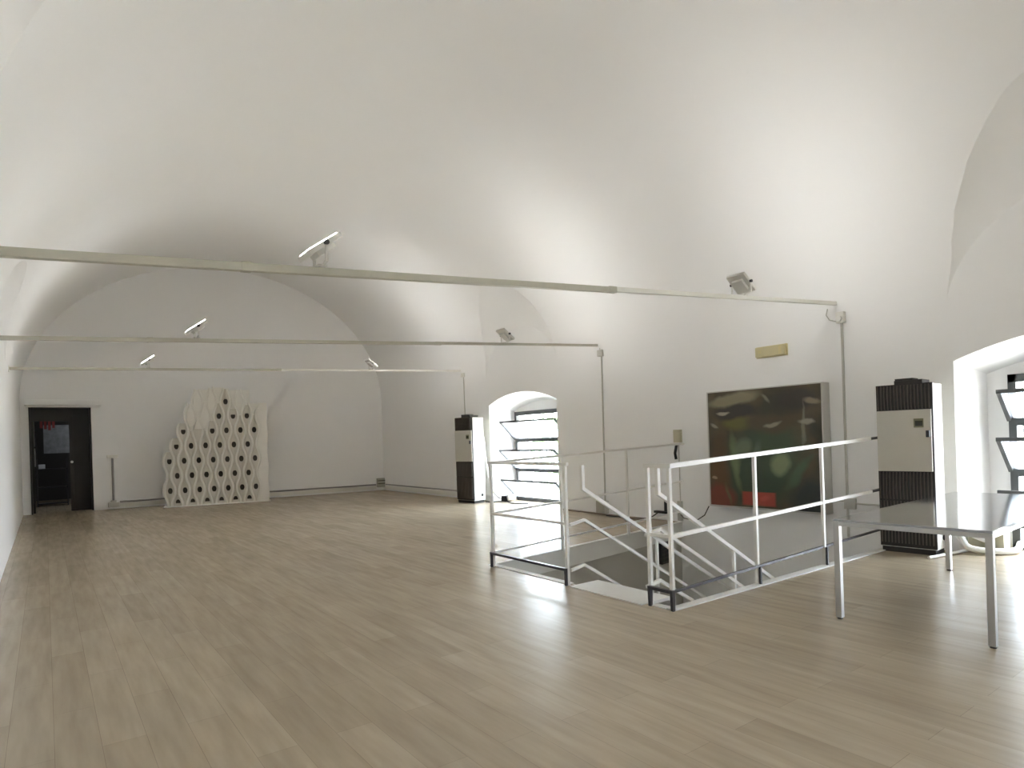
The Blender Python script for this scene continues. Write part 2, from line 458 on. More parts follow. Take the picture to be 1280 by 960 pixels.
heater('tall white and dark-slatted air conditioner standing beside the far window', 7.68, 12.70, 12.10, .35, 1.97, 1.66, .95, math.radians(8))

# ------------------------------------------------------------------ windows
def window(n, y0, y1, ft, xf, ins, levels):
    r = bpy.data.objects.new('window_%d' % n, None); COL.objects.link(r); r.location = (xf, (y0+y1)/2, 0); struct(r)
    a, b = y0+.28+.005, y1-ins-.005
    w = MB(); t = .075
    w.bb(xf-.03, xf+.04, b-t, b, .0, ft); w.bb(xf-.03, xf+.04, a, a+t, .0, ft)
    w.bb(xf-.03, xf+.04, a, b, ft-.09, ft); w.bb(xf-.03, xf+.04, a, b, 0, .06)
    for z in levels: w.bb(xf-.025, xf+.035, a, b, z-.045, z+.025)
    W(w, 'window_frame', 'frame', r)
    tops = [ft-.03] + levels[:-1]
    for z, zt in zip(levels, tops):
        hgt = (zt - z) - .05
        ang = math.radians(46)
        dx, dz = -math.sin(ang)*hgt, math.cos(ang)*hgt
        w = MB(); h = .021
        p0, p1 = Vector((xf-.03, 0, z+.02)), Vector((xf-.03+dx, 0, z+.02+dz))
        Y0, Y1 = a+.03, b-.01
        w.tube([(p0.x, Y1, p0.z), (p1.x, Y1, p1.z)], h, square=True)
        w.tube([(p0.x, Y0, p0.z), (p1.x, Y0, p1.z)], h, square=True)
        w.tube([(p0.x, Y0, p0.z), (p0.x, Y1, p0.z)], h, square=True)
        w.tube([(p1.x, Y0-h, p1.z), (p1.x, Y1+h, p1.z)], h, square=True)
        pane = W(w, 'hopper_sash', 'frame', r)
        g = MB(); nrm = Vector((math.cos(ang), 0, math.sin(ang)))*.003
        q = [Vector((p0.x, Y0, p0.z)), Vector((p0.x, Y1, p0.z)), Vector((p1.x, Y1, p1.z)), Vector((p1.x, Y0, p1.z))]
        g.poly_prism([v-nrm for v in q], [v+nrm for v in q])
        go = W(g, 'glass_pane', 'glass', r); go.parent = pane
    g = MB()
    for k in range(9):
        y = a + .05 + (b-a-.1)*k/8
        g.cyl((xf+.30, y, -.05), (xf+.30, y, ft), .008, 8)
    for k in range(7): g.bb(xf+.285, xf+.305, a-.05, b+.05, .12+.3*k, .135+.3*k)
    W(g, 'outer_grille', 'frame', r)
window(1, *WIN[0][:2], *WIN[0][4:7], [1.40, .71, .05])
window(2, *WIN[1][:2], *WIN[1][4:7], [1.45, .87, .28])
window(3, *WIN[2][:2], *WIN[2][4:7], [1.45, .87, .28])  # unseen window behind the camera, added to bring in more daylight

# ------------------------------------------------------------------ tie bars with floodlights
def ypl(x0, z0, x1, z1, x): return z0 + (z1-z0)*(x-x0)/(x1-x0)
BARS = [(4.12, 2.46, 3.05, 'nearest', .030), (8.52, 2.67, 3.11, 'middle', .028), (13.32, 2.87, 3.14, 'farthest', .026)]
bar_z = {}
for i, (y, zl, zr, nm, r) in enumerate(BARS):
    z = lambda x, zl=zl, zr=zr: ypl(XL, zl, XR, zr, x)
    bar_z[i] = z
    b = empty('cable_bar', {'nearest': 'long beige bar spanning the vault nearest the camera, carrying two floodlights',
                            'middle': 'thin beige bar spanning the vault, second from the camera, ending above the grey junction box',
                            'farthest': 'thin white bar spanning the vault close to the end wall'}[nm], 'ceiling bar', (XL, y, zl), 0, 'bars spanning the vault')
    xm = {0: 4.2, 1: 4.9, 2: 3.9}[i]
    w = MB(); w.tube([(XL+.015, y, z(XL)), (xm, y, z(xm))], r*.8, square=True); W(w, 'trunking_length', 'trunk', b)
    w = MB(); w.tube([(xm-.02, y, z(xm)+.004), (XR-.02, y, z(XR)+.004)], r*.72, square=True); W(w, 'trunking_length', 'trunk_white' if i != 1 else 'trunk', b)
    w = MB(); w.tube([(1.0, y, z(1.0)), (1.06, y, z(1.06))], r*.92, square=True); W(w, 'joint_sleeve', 'trunk', b)
    w = MB(); w.tube([(xm-.04, y, z(xm)), (xm+.05, y, z(xm)+.003)], r*.9, square=True); W(w, 'joint_sleeve', 'trunk', b)
    for xx, dd in ((XL, .012), (XR, -.012)):
        w = MB(); w.bb(xx+min(0, dd), xx+max(0, dd)+.0, y-.05, y+.05, z(xx)-.05, z(xx)+.05, .003); W(w, 'wall_plate', 'trunk_white', b)
def flood(x, y, z0, side, label, sz=.265, leg=.115):
    """side -1 tilts to the left vault, +1 to the right"""
    f = empty('floodlight', label, 'floodlight', (x, y, z0), 0, 'floodlights on the bars')
    ang = math.radians(36)*side
    rot = Matrix.Rotation(ang, 3, 'Y')
    c = Vector((0, 0, leg+.02))
    w = MB(); w.box(c, (sz, sz*.84, .035), rot, .006)
    w.box(c + rot @ Vector((0, 0, -.03)), (sz*.55, sz*.5, .04), rot, .01); h = w.build('housing', 'light_body', f)
    w = MB(); w.box(c + rot @ Vector((0, 0, .0195)), (sz*.86, sz*.72, .006), rot); w.build('lamp_glass', 'lamp_on' if side > 0 else 'lamp_mid' if y > 13 else 'lamp_dim', h)
    w = MB()
    for s in (-1, 1):
        w.tube([(.0, s*.03, 0), (0, s*(sz*.44), .02), (0, s*(sz*.44), leg+.02)], .007, square=True)
    w.bb(-.03, .03, -.04, .04, 0, .012); w.build('yoke', 'light_body', f)
    w = MB()
    for s in (-1, 1): w = MB(); w.cyl((0, s*(sz*.42), leg+.02), (0, s*(sz*.44+.018), leg+.02), .016); w.build('knob', 'dark_metal', f)
    return f
LAB = ['nearest bar', 'middle bar', 'farthest bar']
XS = [(1.50, 6.22), (1.53, 6.18), (1.57, 5.93)]
for i in range(3):
    y = BARS[i][0]; z = bar_z[i]
    flood(XS[i][0], y, z(XS[i][0])+BARS[i][4]*.8+.004, -1, 'small white floodlight tilted up on the left half of the ' + LAB[i])
    flood(XS[i][1], y, z(XS[i][1])+BARS[i][4]*.8+.004, 1, 'small white floodlight tilted up on the right half of the ' + LAB[i])

# ------------------------------------------------------------------ conduits on the walls
c1 = empty('wall_conduit', 'grey conduit running down the wall right of the painting', 'conduit', (XR, 4.10, 0), 0, 'conduits below the bars')
w = MB(); w.tube([(XR-.016, 4.05, .04), (XR-.016, 4.05, 2.80)], .016); W(w, 'pipe', 'conduit', c1)
w = MB(); w.bb(XR-.07, XR, 4.0, 4.10, 2.79, 2.93, .008); jb = W(w, 'junction_box', 'trunk_white', c1)
w = MB(); w.cyl((XR-.10, 4.05, 2.84), (XR-.07, 4.05, 2.84), .035); q = W(w, 'socket', 'white_metal', c1); q.parent = jb
w = MB(); w.tube([(XR-.03, 4.22, 3.0), (XR-.03, 4.24, 2.92), (XR-.03, 4.20, 2.85), (XR-.03, 4.12, 2.82)], .007); W(w, 'loop_cable', 'conduit', c1)
w = MB(); w.bb(XR-.05, XR, 3.94, 4.08, .40, .54, .006); W(w, 'outlet', 'conduit', c1)
w = MB(); w.tube([(XR-.02, 3.95, .475), (XR-.02, 3.50, .465)], .012); W(w, 'branch_pipe', 'conduit', c1)
w = MB(); w.tube([(XR-.02, 4.07, .50), (XR-.02, 4.22, .50)], .009); W(w, 'branch_pipe', 'conduit', c1)

c2 = empty('wall_conduit', 'grey conduit running down the wall beside the far window to a floor box', 'conduit', (XR, 8.5, 0), 0, 'conduits below the bars')
w = MB(); w.tube([(XR-.014, 8.46, .1), (XR-.014, 8.43, 3.0)], .014); W(w, 'pipe', 'conduit', c2)
w = MB(); w.bb(XR-.06, XR, 8.38, 8.50, 2.90, 3.02, .008); W(w, 'junction_box', 'conduit', c2)
w = MB(); w.bb(XR-.12, XR, 8.38, 8.60, .01, .24, .015); W(w, 'floor_box', 'box_grey', c2)
w = MB(); w.tube([(XR-.02, 8.46, 2.98), (XR-.02, 8.46, 3.06)], .008); W(w, 'loop_cable', 'conduit', c2)

c3 = empty('wall_conduit', 'thin grey conduit dropping from the farthest bar to the top of the air conditioner', 'conduit', (XR, 13.3, 1.6), 0, 'conduits below the bars')
w = MB(); w.tube([(XR-.012, 13.20, 1.5), (XR-.012, 13.22, 3.0)], .013); W(w, 'pipe', 'conduit', c3)
w = MB(); w.bb(XR-.05, XR, 13.15, 13.28, 2.98, 3.08, .008); W(w, 'junction_box', 'trunk_white', c3)

# cable ducts along the foot of the end and right walls
ct = empty('cable_duct', 'white cable duct along the foot of the end wall', 'cable duct', (1.3, yend(1.3), 0))
w = MB()
xa, xb = 1.49, 8.04
w.poly_prism([(xa, yend(xa)-.05, .05), (xb, yend(xb)-.05, .05), (xb, yend(xb)-.001, .05), (xa, yend(xa)-.001, .05)],
             [(xa, yend(xa)-.05, .15), (xb, yend(xb)-.05, .15), (xb, yend(xb)-.001, .15), (xa, yend(xa)-.001, .15)])
W(w, 'duct', 'trunk_white', ct)
w = MB(); w.tube([(xa, yend(xa)-.03, .18), (xb, yend(xb)-.03, .18)], .022); W(w, 'cable', 'pipe_dark', ct)
ct2 = empty('cable_duct', 'white cable duct along the foot of the right wall, in the far corner', 'cable duct', (XR, 15, 0))
w = MB(); w.bb(XR-.06, XR-.006, 12.9, yend(XR)-.2, .05, .15, .004); W(w, 'duct', 'trunk_white', ct2)
w = MB(); w.tube([(XR-.03, 12.9, .18), (XR-.03, yend(XR)-.2, .18)], .02); W(w, 'cable', 'pipe_dark', ct2)
cb = empty('junction_box', 'grey junction box on the far corner above the cable ducts', 'junction box', (8.16, yend(8.1)-.06, .12))
w = MB(); yb = yend(8.2); w.bb(8.06, 8.28, yb-.13, yb-.012, .10, .37, .008); W(w, 'box', 'box_grey', cb)
w = MB(); w.bb(8.055, 8.285, yb-.137, yb-.12, .20, .22); W(w, 'seam', 'cable_dark', cb)
w = MB(); w.bb(8.055, 8.285, yb-.137, yb-.12, .29, .31); W(w, 'seam', 'cable_dark', cb)
# pipe stub left of the sculpture
pp = empty('wall_pipe', 'upright grey pipe with flared top on the end wall between the door and the sculpture', 'pipe', (1.36, yend(1.36), 0))
yb = yend(1.36)
w = MB(); w.cyl((1.36, yb-.035, .14), (1.36, yb-.035, 1.28), .026); W(w, 'pipe', 'pipe_dark', pp)
w = MB(); w.bb(1.24, 1.48, yb-.14, yb-.001, 1.28, 1.36, .012); W(w, 'pipe_cap', 'trunk_white', pp)
w = MB(); w.bb(1.24, 1.48, yb-.09, yb-.001, .05, .17, .012); w.bb(1.30, 1.42, yb-.07, yb-.001, .17, .22, .01); W(w, 'pipe_foot', 'conduit', pp)

# ------------------------------------------------------------------ emergency light, socket post, painting
em = empty('emergency_light', 'yellowed emergency light box high on the wall above the painting', 'emergency light', (XR, 5.03, 2.5))
w = MB(); w.bb(XR-.03, XR-.001, 4.80, 5.27, 2.475, 2.635, .006); W(w, 'base', 'sign', em)
w = MB(); w.bb(XR-.075, XR-.03, 4.81, 5.26, 2.485, 2.625, .012); W(w, 'diffuser', 'sign2', em)
w = MB(); w.bb(XR-.079, XR-.07, 4.86, 4.90, 2.50, 2.61); W(w, 'mark', 'sign', em)
w = MB(); w.bb(XR-.079, XR-.07, 5.17, 5.21, 2.54, 2.57); W(w, 'mark', 'sign', em)

so = empty('wall_socket', 'cream socket box with hanging plug on the wall left of the painting', 'socket', (XR, 6.74, .3))
w = MB(); w.bb(XR-.055, XR-.001, 6.66, 6.80, 1.29, 1.50, .008); W(w, 'box', 'box_cream', so)
w = MB(); w.bb(XR-.08, XR-.002, 6.62, 6.84, 1.25, 1.28, .004); W(w, 'shelf_lip', 'trunk_white', so)
w = MB(); w.tube([(XR-.04, 6.75, 1.26), (XR-.06, 6.77, 1.12), (XR-.05, 6.76, 1.02)], .022); W(w, 'plug', 'black', so)
w = MB(); w.tube([(XR-.012, 6.73, 1.25), (XR-.012, 6.73, .30)], .008); W(w, 'cable', 'conduit', so)
w = MB(); w.bb(XR-.05, XR-.001, 6.69, 6.77, .02, .34, .006); W(w, 'lower_trunking', 'box_grey', so)
bp = empty('power_plug', 'black power plug block low on the wall behind the stair railing', 'plug', (XR, 6.95, .1))
w = MB(); w.bb(XR-.08, XR-.001, 6.92, 7.02, .14, .36, .01); w.bb(XR-.11, XR-.03, 6.90, 7.22, .12, .16, .01); W(w, 'body', 'black', bp)
w = MB(); w.tube([(XR-.05, 7.15, .14), (XR-.12, 7.3, .02), (XR-.20, 7.6, .012), (XR-.25, 8.2, .012)], .010); W(w, 'cord', 'cable_dark', bp)
cbl = MB(); cbl.tube([(XR-.10, 9.6, .014), (XR-.12, 9.0, .014), (XR-.16, 8.4, .014), (XR-.22, 7.8, .014), (XR-.30, 7.3, .014)], .014)
tag(cbl.build('floor_cable', 'cable_brown'), 'brown cable lying on the floor along the wall below the conduit', 'cable')
cbl = MB(); cbl.tube([(XR-.05, 6.15, .30), (XR-.10, 6.20, .16), (XR-.12, 6.35, .06), (XR-.10, 6.6, .08), (XR-.05, 6.7, .12)], .008)
tag(cbl.build('hanging_cable', 'cable_dark'), 'thin dark cable curving from under the painting to the socket trunking', 'cable')

def painting_mat():
    m, nt, p = new_mat('oil_paint'); p.inputs['Roughness'].default_value = .28
    L = nt.links; N = nt.nodes
    tc = N.new('ShaderNodeTexCoord'); nz = N.new('ShaderNodeTexNoise'); nz.inputs['Scale'].default_value = 3.0; nz.inputs['Detail'].default_value = 5
    L.new(tc.outputs['UV'], nz.inputs['Vector'])
    mixv = N.new('ShaderNodeVectorMath'); mixv.operation = 'SUBTRACT'; mixv.inputs[1].default_value = (.5, .5, .5); L.new(nz.outputs['Color'], mixv.inputs[0])
    scl = N.new('ShaderNodeVectorMath'); scl.operation = 'SCALE'; scl.inputs['Scale'].default_value = .16; L.new(mixv.outputs[0], scl.inputs[0])
    add = N.new('ShaderNodeVectorMath'); L.new(tc.outputs['UV'], add.inputs[0]); L.new(scl.outputs[0], add.inputs[1])
    n2 = N.new('ShaderNodeTexNoise'); n2.inputs['Scale'].default_value = 4; n2.inputs['Detail'].default_value = 6; L.new(add.outputs[0], n2.inputs['Vector'])
    cr = N.new('ShaderNodeValToRGB'); L.new(n2.outputs['Fac'], cr.inputs[0])
    cr.color_ramp.elements[0].position = .35; cr.color_ramp.elements[0].color = (.045, .038, .018, 1)
    cr.color_ramp.elements[1].position = .7; cr.color_ramp.elements[1].color = (.125, .092, .042, 1)
    cur = cr.outputs[0]
    def blob(cx, cy, rx, ry, col, soft=.5, amt=1.0, rot=0, raw=False, box=False):
        nonlocal cur
        s = N.new('ShaderNodeVectorMath'); s.operation = 'SUBTRACT'; s.inputs[1].default_value = (cx, cy, 0); L.new((tc.outputs['UV'] if raw else add.outputs[0]), s.inputs[0])
        mp = N.new('ShaderNodeMapping'); mp.inputs['Rotation'].default_value = (0, 0, rot); L.new(s.outputs[0], mp.inputs[0])
        mp2 = N.new('ShaderNodeMapping'); mp2.inputs['Scale'].default_value = (1/rx, 1/ry, 0); L.new(mp.outputs[0], mp2.inputs[0])
        ln = N.new('ShaderNodeVectorMath'); ln.operation = 'LENGTH'; L.new(mp2.outputs[0], ln.inputs[0])
        dist = ln.outputs['Value']
        if box:
            ab = N.new('ShaderNodeVectorMath'); ab.operation = 'ABSOLUTE'; L.new(mp2.outputs[0], ab.inputs[0])
            sp = N.new('ShaderNodeSeparateXYZ'); L.new(ab.outputs[0], sp.inputs[0])
            mxx = N.new('ShaderNodeMath'); mxx.operation = 'MAXIMUM'; L.new(sp.outputs[0], mxx.inputs[0]); L.new(sp.outputs[1], mxx.inputs[1]); dist = mxx.outputs[0]
        mr = N.new('ShaderNodeMapRange'); mr.inputs['From Min'].default_value = 1; mr.inputs['From Max'].default_value = 1-soft
        mr.inputs['To Min'].default_value = 0; mr.inputs['To Max'].default_value = amt; L.new(dist, mr.inputs['Value'])
        mx = N.new('ShaderNodeMix'); mx.data_type = 'RGBA'; L.new(mr.outputs[0], mx.inputs[0]); L.new(cur, mx.inputs[6]); mx.inputs[7].default_value = (*col, 1)
        cur = mx.outputs[2]
    blob(.45, .35, .40, .42, (.030, .060, .028), .4, .9)      # green body
    blob(.62, .50, .30, .28, (.055, .088, .042), .5, .8)
    blob(.10, .32, .13, .36, (.115, .055, .018), .6, .9)      # ochre-brown left
    blob(.09, .07, .18, .15, (.20, .045, .024), .4, .9)       # red, lower left
    blob(.27, .74, .17, .10, (.15, .135, .035), .5, .9)       # olive
    blob(.60, .72, .26, .10, (.085, .062, .030), .5, .8)
    blob(.25, .94, .30, .07, (.27, .245, .15), .4, .9, -.18)  # pale arc at the top
    blob(.27, .83, .27, .08, (.036, .026, .020), .4, .95, -.1)
    blob(.80, .88, .24, .13, (.036, .027, .020), .5, .9)
    blob(.90, .10, .22, .24, (.022, .028, .026), .5, .95)
    blob(.25, .40, .05, .30, (.19, .235, .10), .7, .9, -.15)  # pale green strokes
    blob(.31, .50, .09, .12, (.15, .19, .11), .5, .85, .5)
    blob(.66, .38, .10, .13, (.22, .27, .14), .45, .95, .5)
    blob(.80, .30, .05, .20, (.07, .12, .06), .6, .9, .7)
    blob(.44, .46, .05, .14, (.10, .14, .09), .6, .8, .3)
    blob(.17, .10, .025, .14, (.15, .13, .055), .7, .8, -.2)
    blob(.46, .075, .16, .062, (.33, .050, .032), .15, .95, 0, True, True)   # red patch
    blob(.53, .075, .06, .035, (.40, .075, .05), .5, .9)
    blob(.85, .68, .016, .22, (.28, .26, .19), .6, .7)        # thin grey streak
    blob(.93, .86, .09, .03, (.32, .26, .17), .5, .9, .2)
    blob(.14, .82, .07, .016, (.45, .40, .30), .5, .9, -.1)
    blob(.60, .71, .09, .022, (.36, .33, .23), .5, .85, -.3)
    blob(.88, .70, .08, .022, (.40, .36, .27), .5, .85, .2)
    blob(.55, .93, .02, .06, (.30, .28, .2), .6, .7, -.6)
    blob(.05, .70, .05, .018, (.34, .30, .22), .5, .85, .4)
    blob(.05, .24, .03, .014, (.40, .28, .18), .5, .9, .2)
    L.new(cur, p.inputs['Base Color'])
    return m
pt = empty('painting', 'large dark green and brown abstract painting with a red patch on the right wall', 'painting', (XR, 5.15, .32))
w = MB(); w.bb(XR-.20, XR-.012, 4.24, 6.02, .325, 2.045, .004); W(w, 'canvas_frame', 'canvas_side', pt)
b_ = bmesh.new()
vs = [b_.verts.new(v) for v in ((XR-.204, 5.995, .35), (XR-.204, 4.255, .35), (XR-.204, 4.255, 2.03), (XR-.204, 5.995, 2.03))]
f_ = b_.faces.new(vs); uv = b_.loops.layers.uv.new('UVMap')
for l, c in zip(f_.loops, ((0, 0), (1, 0), (1, 1), (0, 1))): l[uv].uv = c
ex = bmesh.ops.extrude_face_region(b_, geom=[f_])
me = bpy.data.meshes.new('painted_canvas')
bmesh.ops.translate(b_, vec=(.003, 0, 0), verts=[v for v in ex['geom'] if isinstance(v, bmesh.types.BMVert)])
bmesh.ops.translate(b_, vec=-Vector(pt.location), verts=b_.verts[:]); bmesh.ops.recalc_face_normals(b_, faces=b_.faces[:])
b_.to_mesh(me); b_.free(); me.materials.append(painting_mat())
po = bpy.data.objects.new('painted_canvas', me); COL.objects.link(po); po.parent = pt

# ------------------------------------------------------------------ wavy sculpture by the end wall
P0, P1 = Vector((2.36, 17.98, 0)), Vector((4.75, 17.42, 0))
dirv = (P1-P0); LEN = dirv.length
sc = empty('sculpture', 'tall white openwork wall of wavy ribs and oval holes standing by the end wall', 'sculpture', P0, math.atan2(dirv.y, dirv.x))
NR = 14; PT = LEN*.885/13; TT = .75; AMP = .040; ZC = .40; TH = .24
hts = [1.38, 1.73, 2.10, 2.62, 2.05, 1.95, 2.15, 2.60, 3.00, 2.97, 2.45, 2.62, 2.55, 2.60]
U0 = .05
def rx(j, z):
    # symmetric about column centre heights: at z = ZC even columns are widest
    s = -1 if j % 2 == 0 else 1
    c = math.cos(2*PI*(z-ZC)/TT)
    return U0 + PT*j + s*AMP*c*(1.15-.15*c*c)
def rib(j, h, y0, y1, hw):
    w = MB(); nz = max(8, int(h/.035)); rows = []
    for k in range(nz+1):
        z = h*k/nz; x = rx(j, z)
        t = hw if k < nz else hw*.55
        rows.append([w.bm.verts.new(p) for p in ((x-t, y0+.012, z), (x-t*.5, y0, z), (x+t*.5, y0, z), (x+t, y0+.012, z), (x+t, y1, z), (x-t, y1, z))])
    for a, b in zip(rows, rows[1:]):
        for q in range(6): w.bm.faces.new((a[q], a[(q+1) % 6], b[(q+1) % 6], b[q]))
    w.bm.faces.new(rows[0]); w.bm.faces.new(rows[-1])
    return w
for j in range(NR):
    rib(j, hts[j], 0, TH, .026).build('wavy_rib', 'sculpt', sc)
HW = .026
for c in range(NR-1):
    w = MB(); n = 0
    hmin = min(hts[c], hts[c+1])
    zc0 = ZC if c % 2 == 0 else ZC - TT/2
    k = 0
    while True:
        zc = zc0 + TT*k; k += 1
        if zc > hmin - .03: break
        z0, z1 = max(zc-TT/2, .0), min(zc+TT/2, hmin)
        if z1 - z0 < .12: continue
        ztop = z1
        N = 12
        outer = []
        for q in range(N+1):
            z = z0 + (z1-z0)*q/N; outer.append((rx(c, z)+HW*.8, z))
        for q in range(N, -1, -1):
            z = z0 + (z1-z0)*q/N; outer.append((rx(c+1, z)-HW*.8, z))
        hx = U0 + PT*(c+.5)
        hole_ok = zc-.075 > 0 and zc+.075 < hmin
        zh = zc if zc > .10 else .10
        if zh+.09 < z1:
            inner = []
            for (x, z) in outer:
                a = math.atan2((z-zh)/(z1-z0)*.5, (x-hx)/.2)
                inner.append((hx + .054*math.cos(a), zh + .080*math.sin(a)))
            mid = [((x*.45+ix*.55), (z*.45+iz*.55)) for (x, z), (ix, iz) in zip(outer, inner)]
            A = [w.bm.verts.new((x, .07, z)) for x, z in outer]
            Bm = [w.bm.verts.new((x, .105, z)) for x, z in mid]
            Cc = [w.bm.verts.new((x, .115, z)) for x, z in inner]
            Dd = [w.bm.verts.new((x, .17, z)) for x, z in inner]
            m_ = len(A)
            for P_, Q_ in ((A, Bm), (Bm, Cc), (Cc, Dd)):
                for q in range(m_):
                    w.bm.faces.new((P_[q], P_[(q+1) % m_], Q_[(q+1) % m_], Q_[q]))
        else:
            A = [w.bm.verts.new((x, .07, z)) for x, z in outer]
            w.bm.faces.new(A)
    w.build('cell_web', 'sculpt_shade', sc)
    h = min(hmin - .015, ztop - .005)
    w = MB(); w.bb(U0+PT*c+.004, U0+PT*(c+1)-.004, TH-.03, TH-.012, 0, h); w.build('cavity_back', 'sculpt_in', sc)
# plain end rib
w = MB(); rows = []; nz = 70
for k in range(nz+1):
    z = 2.60*k/nz; x0 = rx(13, z)+.03; x1 = LEN + .012*math.cos(2*PI*(z-.2)/TT); d = .02*math.cos(2*PI*(z-ZC)/TT)
    rows.append([w.bm.verts.new(p) for p in ((x0, .03, z), ((x0+x1)/2, .02+d, z), (x1, .03, z), (x1, TH, z), (x0, TH, z))])
for a, b in zip(rows, rows[1:]):
    for q in range(5): w.bm.faces.new((a[q], a[(q+1) % 5], b[(q+1) % 5], b[q]))
w.bm.faces.new(rows[0]); w.bm.faces.new(rows[-1]); w.build('end_panel', 'sculpt', sc)
# taller back layer seen above the front ribs
bh = {3: 2.62, 4: 2.99, 5: 2.99, 6: 3.02, 7: 3.05, 8: 3.02, 9: 2.98, 10: 2.98, 11: 2.98, 12: 2.62}
for j, h in bh.items():
    w = rib(j, h, TH+.02, TH+.16, .030); o = w.build('back_rib', 'sculpt', sc)
    w = MB(); x0, x1 = U0+PT*j, U0+PT*(j+1)
    w.bb(x0, x1, TH+.04, TH+.07, 0, h-.02); w.build('back_panel', 'sculpt', sc)
w = MB(); w.bb(-.02, LEN+.03, -.03, TH+.17, 0, .022, .004); w.build('base_plate', 'sculpt', sc)

# ------------------------------------------------------------------ door in the end wall
dr = bpy.data.objects.new('door_1', None); COL.objects.link(dr); dr.location = (DX0, yend(DX0), 0); struct(dr)
ya = yend(.3)
w = MB(); w.bb(DX0, DX0+.03, ya+.02, ya+.34, 0, DZ); w.bb(DX1-.03, DX1, ya+.02, ya+.34, 0, DZ); w.bb(DX0, DX1, ya+.02, ya+.34, DZ-.03, DZ); W(w, 'door_frame', 'door_dark', dr)
w = MB(); w.bb(.58, .94, ya+.36, ya+.41, 0, 2.55, .004); lf = W(w, 'door_leaf', 'door_dark', dr)
w = MB(); w.bb(DX0, -.21, ya+.36, ya+.41, 0, 2.55); w.bb(-.21, .58, ya+.36, ya+.41, 2.24, 2.55); W(w, 'door_leaf', 'door_dark', dr)
w = MB(); w.cyl((.54, ya+.33, 1.22), (.54, ya+.36, 1.22), .03); w.cyl((.54, ya+.36, 1.22), (.54, ya+.42, 1.22), .018); q = W(w, 'door_knob', 'alu', dr)
w = MB(); w.bb(.50, .58, ya+.37, ya+.40, 0, 2.24); W(w, 'door_stile', 'door_dark', dr)
lt = MB(); lt.bb(-.36, 1.16, yend(1.16)-.13, yend(-.36)-.005, 2.60, 2.74, .006); lt.bb(-.33, 1.13, yend(1.13)-.03, yend(-.33)-.01, 2.56, 2.61, .004)
struct(lt.build('trim_3', 'plaster'))
# dim things in the room behind the door
def simple(name, label, cat, loc, *pcs):
    e = empty(name, label, cat, loc)
    for pn, m, f in pcs:
        w = MB(); f(w); W(w, pn, m, e)
    return e
simple('wall_print', 'grey leafy print hanging in the dark room behind the doorway', 'print', (.2, 22.2, 1.2),
       ('print_sheet', 'poster', lambda w: w.bb(-.02, .58, 22.2, 22.23, 1.45, 2.25)),
       ('rod', 'dark_metal', lambda w: w.cyl((-.06, 22.19, 2.26), (.62, 22.19, 2.26), .012)))
simple('red_banner', 'dark red cloth hung at the top of the dark doorway', 'cloth', (.1, 21.4, 2.2),
       ('cloth', 'red', lambda w: [w.bb(-.09+.09*k, -.03+.09*k, 21.40+.02*(k % 2), 21.43+.02*(k % 2), 2.14-.03*(k % 3), 2.46) for k in range(4)]))
simple('white_panel', 'narrow white panel leaning at the left inside the dark doorway', 'panel', (-.3, 21.6, 0),
       ('sheet', 'sheet', lambda w: w.bb(-.40, -.19, 21.6, 21.63, 1.1, 2.42)),
       ('stand', 'dark_metal', lambda w: [w.bb(-.41, -.385, 21.58, 21.64, 0, 2.45), w.bb(-.20, -.18, 21.58, 21.64, 0, 2.45), w.bb(-.41, -.18, 21.58, 21.64, 1.6, 1.63), w.bb(-.41, -.18, 21.58, 21.64, .85, .88)]))
bl = bpy.data.lights.new('back_room_fill', 'POINT'); bl.energy = 9; bl.shadow_soft_size = .1; bl.color = (.9, .95, 1)  # unseen fill light, added to brighten the print and white panel
blo = bpy.data.objects.new('back_room_fill', bl); COL.objects.link(blo); blo.location = (1.9, 20.6, 2.6)
def shelf(w):
    for z in (.05, .5, 1.0): w.bb(-.2, .5, 21.7, 22.0, z, z+.03)
    for x in (-.2, .48): w.bb(x, x+.025, 21.7, 22.0, 0, 1.3)
simple('metal_rack', 'dark metal rack standing in the unlit room behind the doorway', 'rack', (.15, 21.85, 0),
       ('rack_frame', 'dark_metal', shelf),
       ('folded_sheet', 'sheet', lambda w: w.bb(-.15, 0, 21.72, 21.95, 1.03, 1.15, .01)))

# ------------------------------------------------------------------ hoses and pumps by the windows
h1 = empty('drain_pump', 'small black and white pump on the floor at the corner of the far window', 'pump', (8.5, 12.0, 0))
w = MB(); w.bb(8.42, 8.60, 11.82, 11.98, 0, .13, .015); W(w, 'body', 'black', h1)
w = MB(); w.cyl((8.45, 11.76, .10), (8.62, 11.70, .10), .07); W(w, 'motor', 'hose', h1)
def arc(p, n=10):
    out = []
    P = [Vector(q) for q in p]
    P = [P[0]] + P + [P[-1]]
    for i in range(1, len(P)-2):
        for k in range(n):
            t = k/n; a, b, c, d = P[i-1], P[i], P[i+1], P[i+2]
            out.append(.5*((2*b) + (c-a)*t + (2*a-5*b+4*c-d)*t*t + (3*b-a-3*c+d)*t**3))
    out.append(P[-2]); return out
w = MB(); w.tube(arc([(8.12, 12.36, 1.75), (8.20, 12.30, 1.45), (8.22, 12.27, 1.0), (8.26, 12.18, .50), (8.30, 12.05, .2), (8.38, 11.93, .09)]), .028)
tag(w.build('drain_hose', 'hose'), 'white hose hanging from the far air conditioner down to the window pump', 'hose')
w = MB(); w.tube(arc([(8.05, 12.08, .015), (8.25, 11.95, .012), (8.45, 11.80, .012), (8.30, 11.4, .012), (8.45, 11.0, .012)]), .011)
tag(w.build('floor_cable', 'cable_dark'), 'thin dark cable lying on the floor below the far window', 'cable')
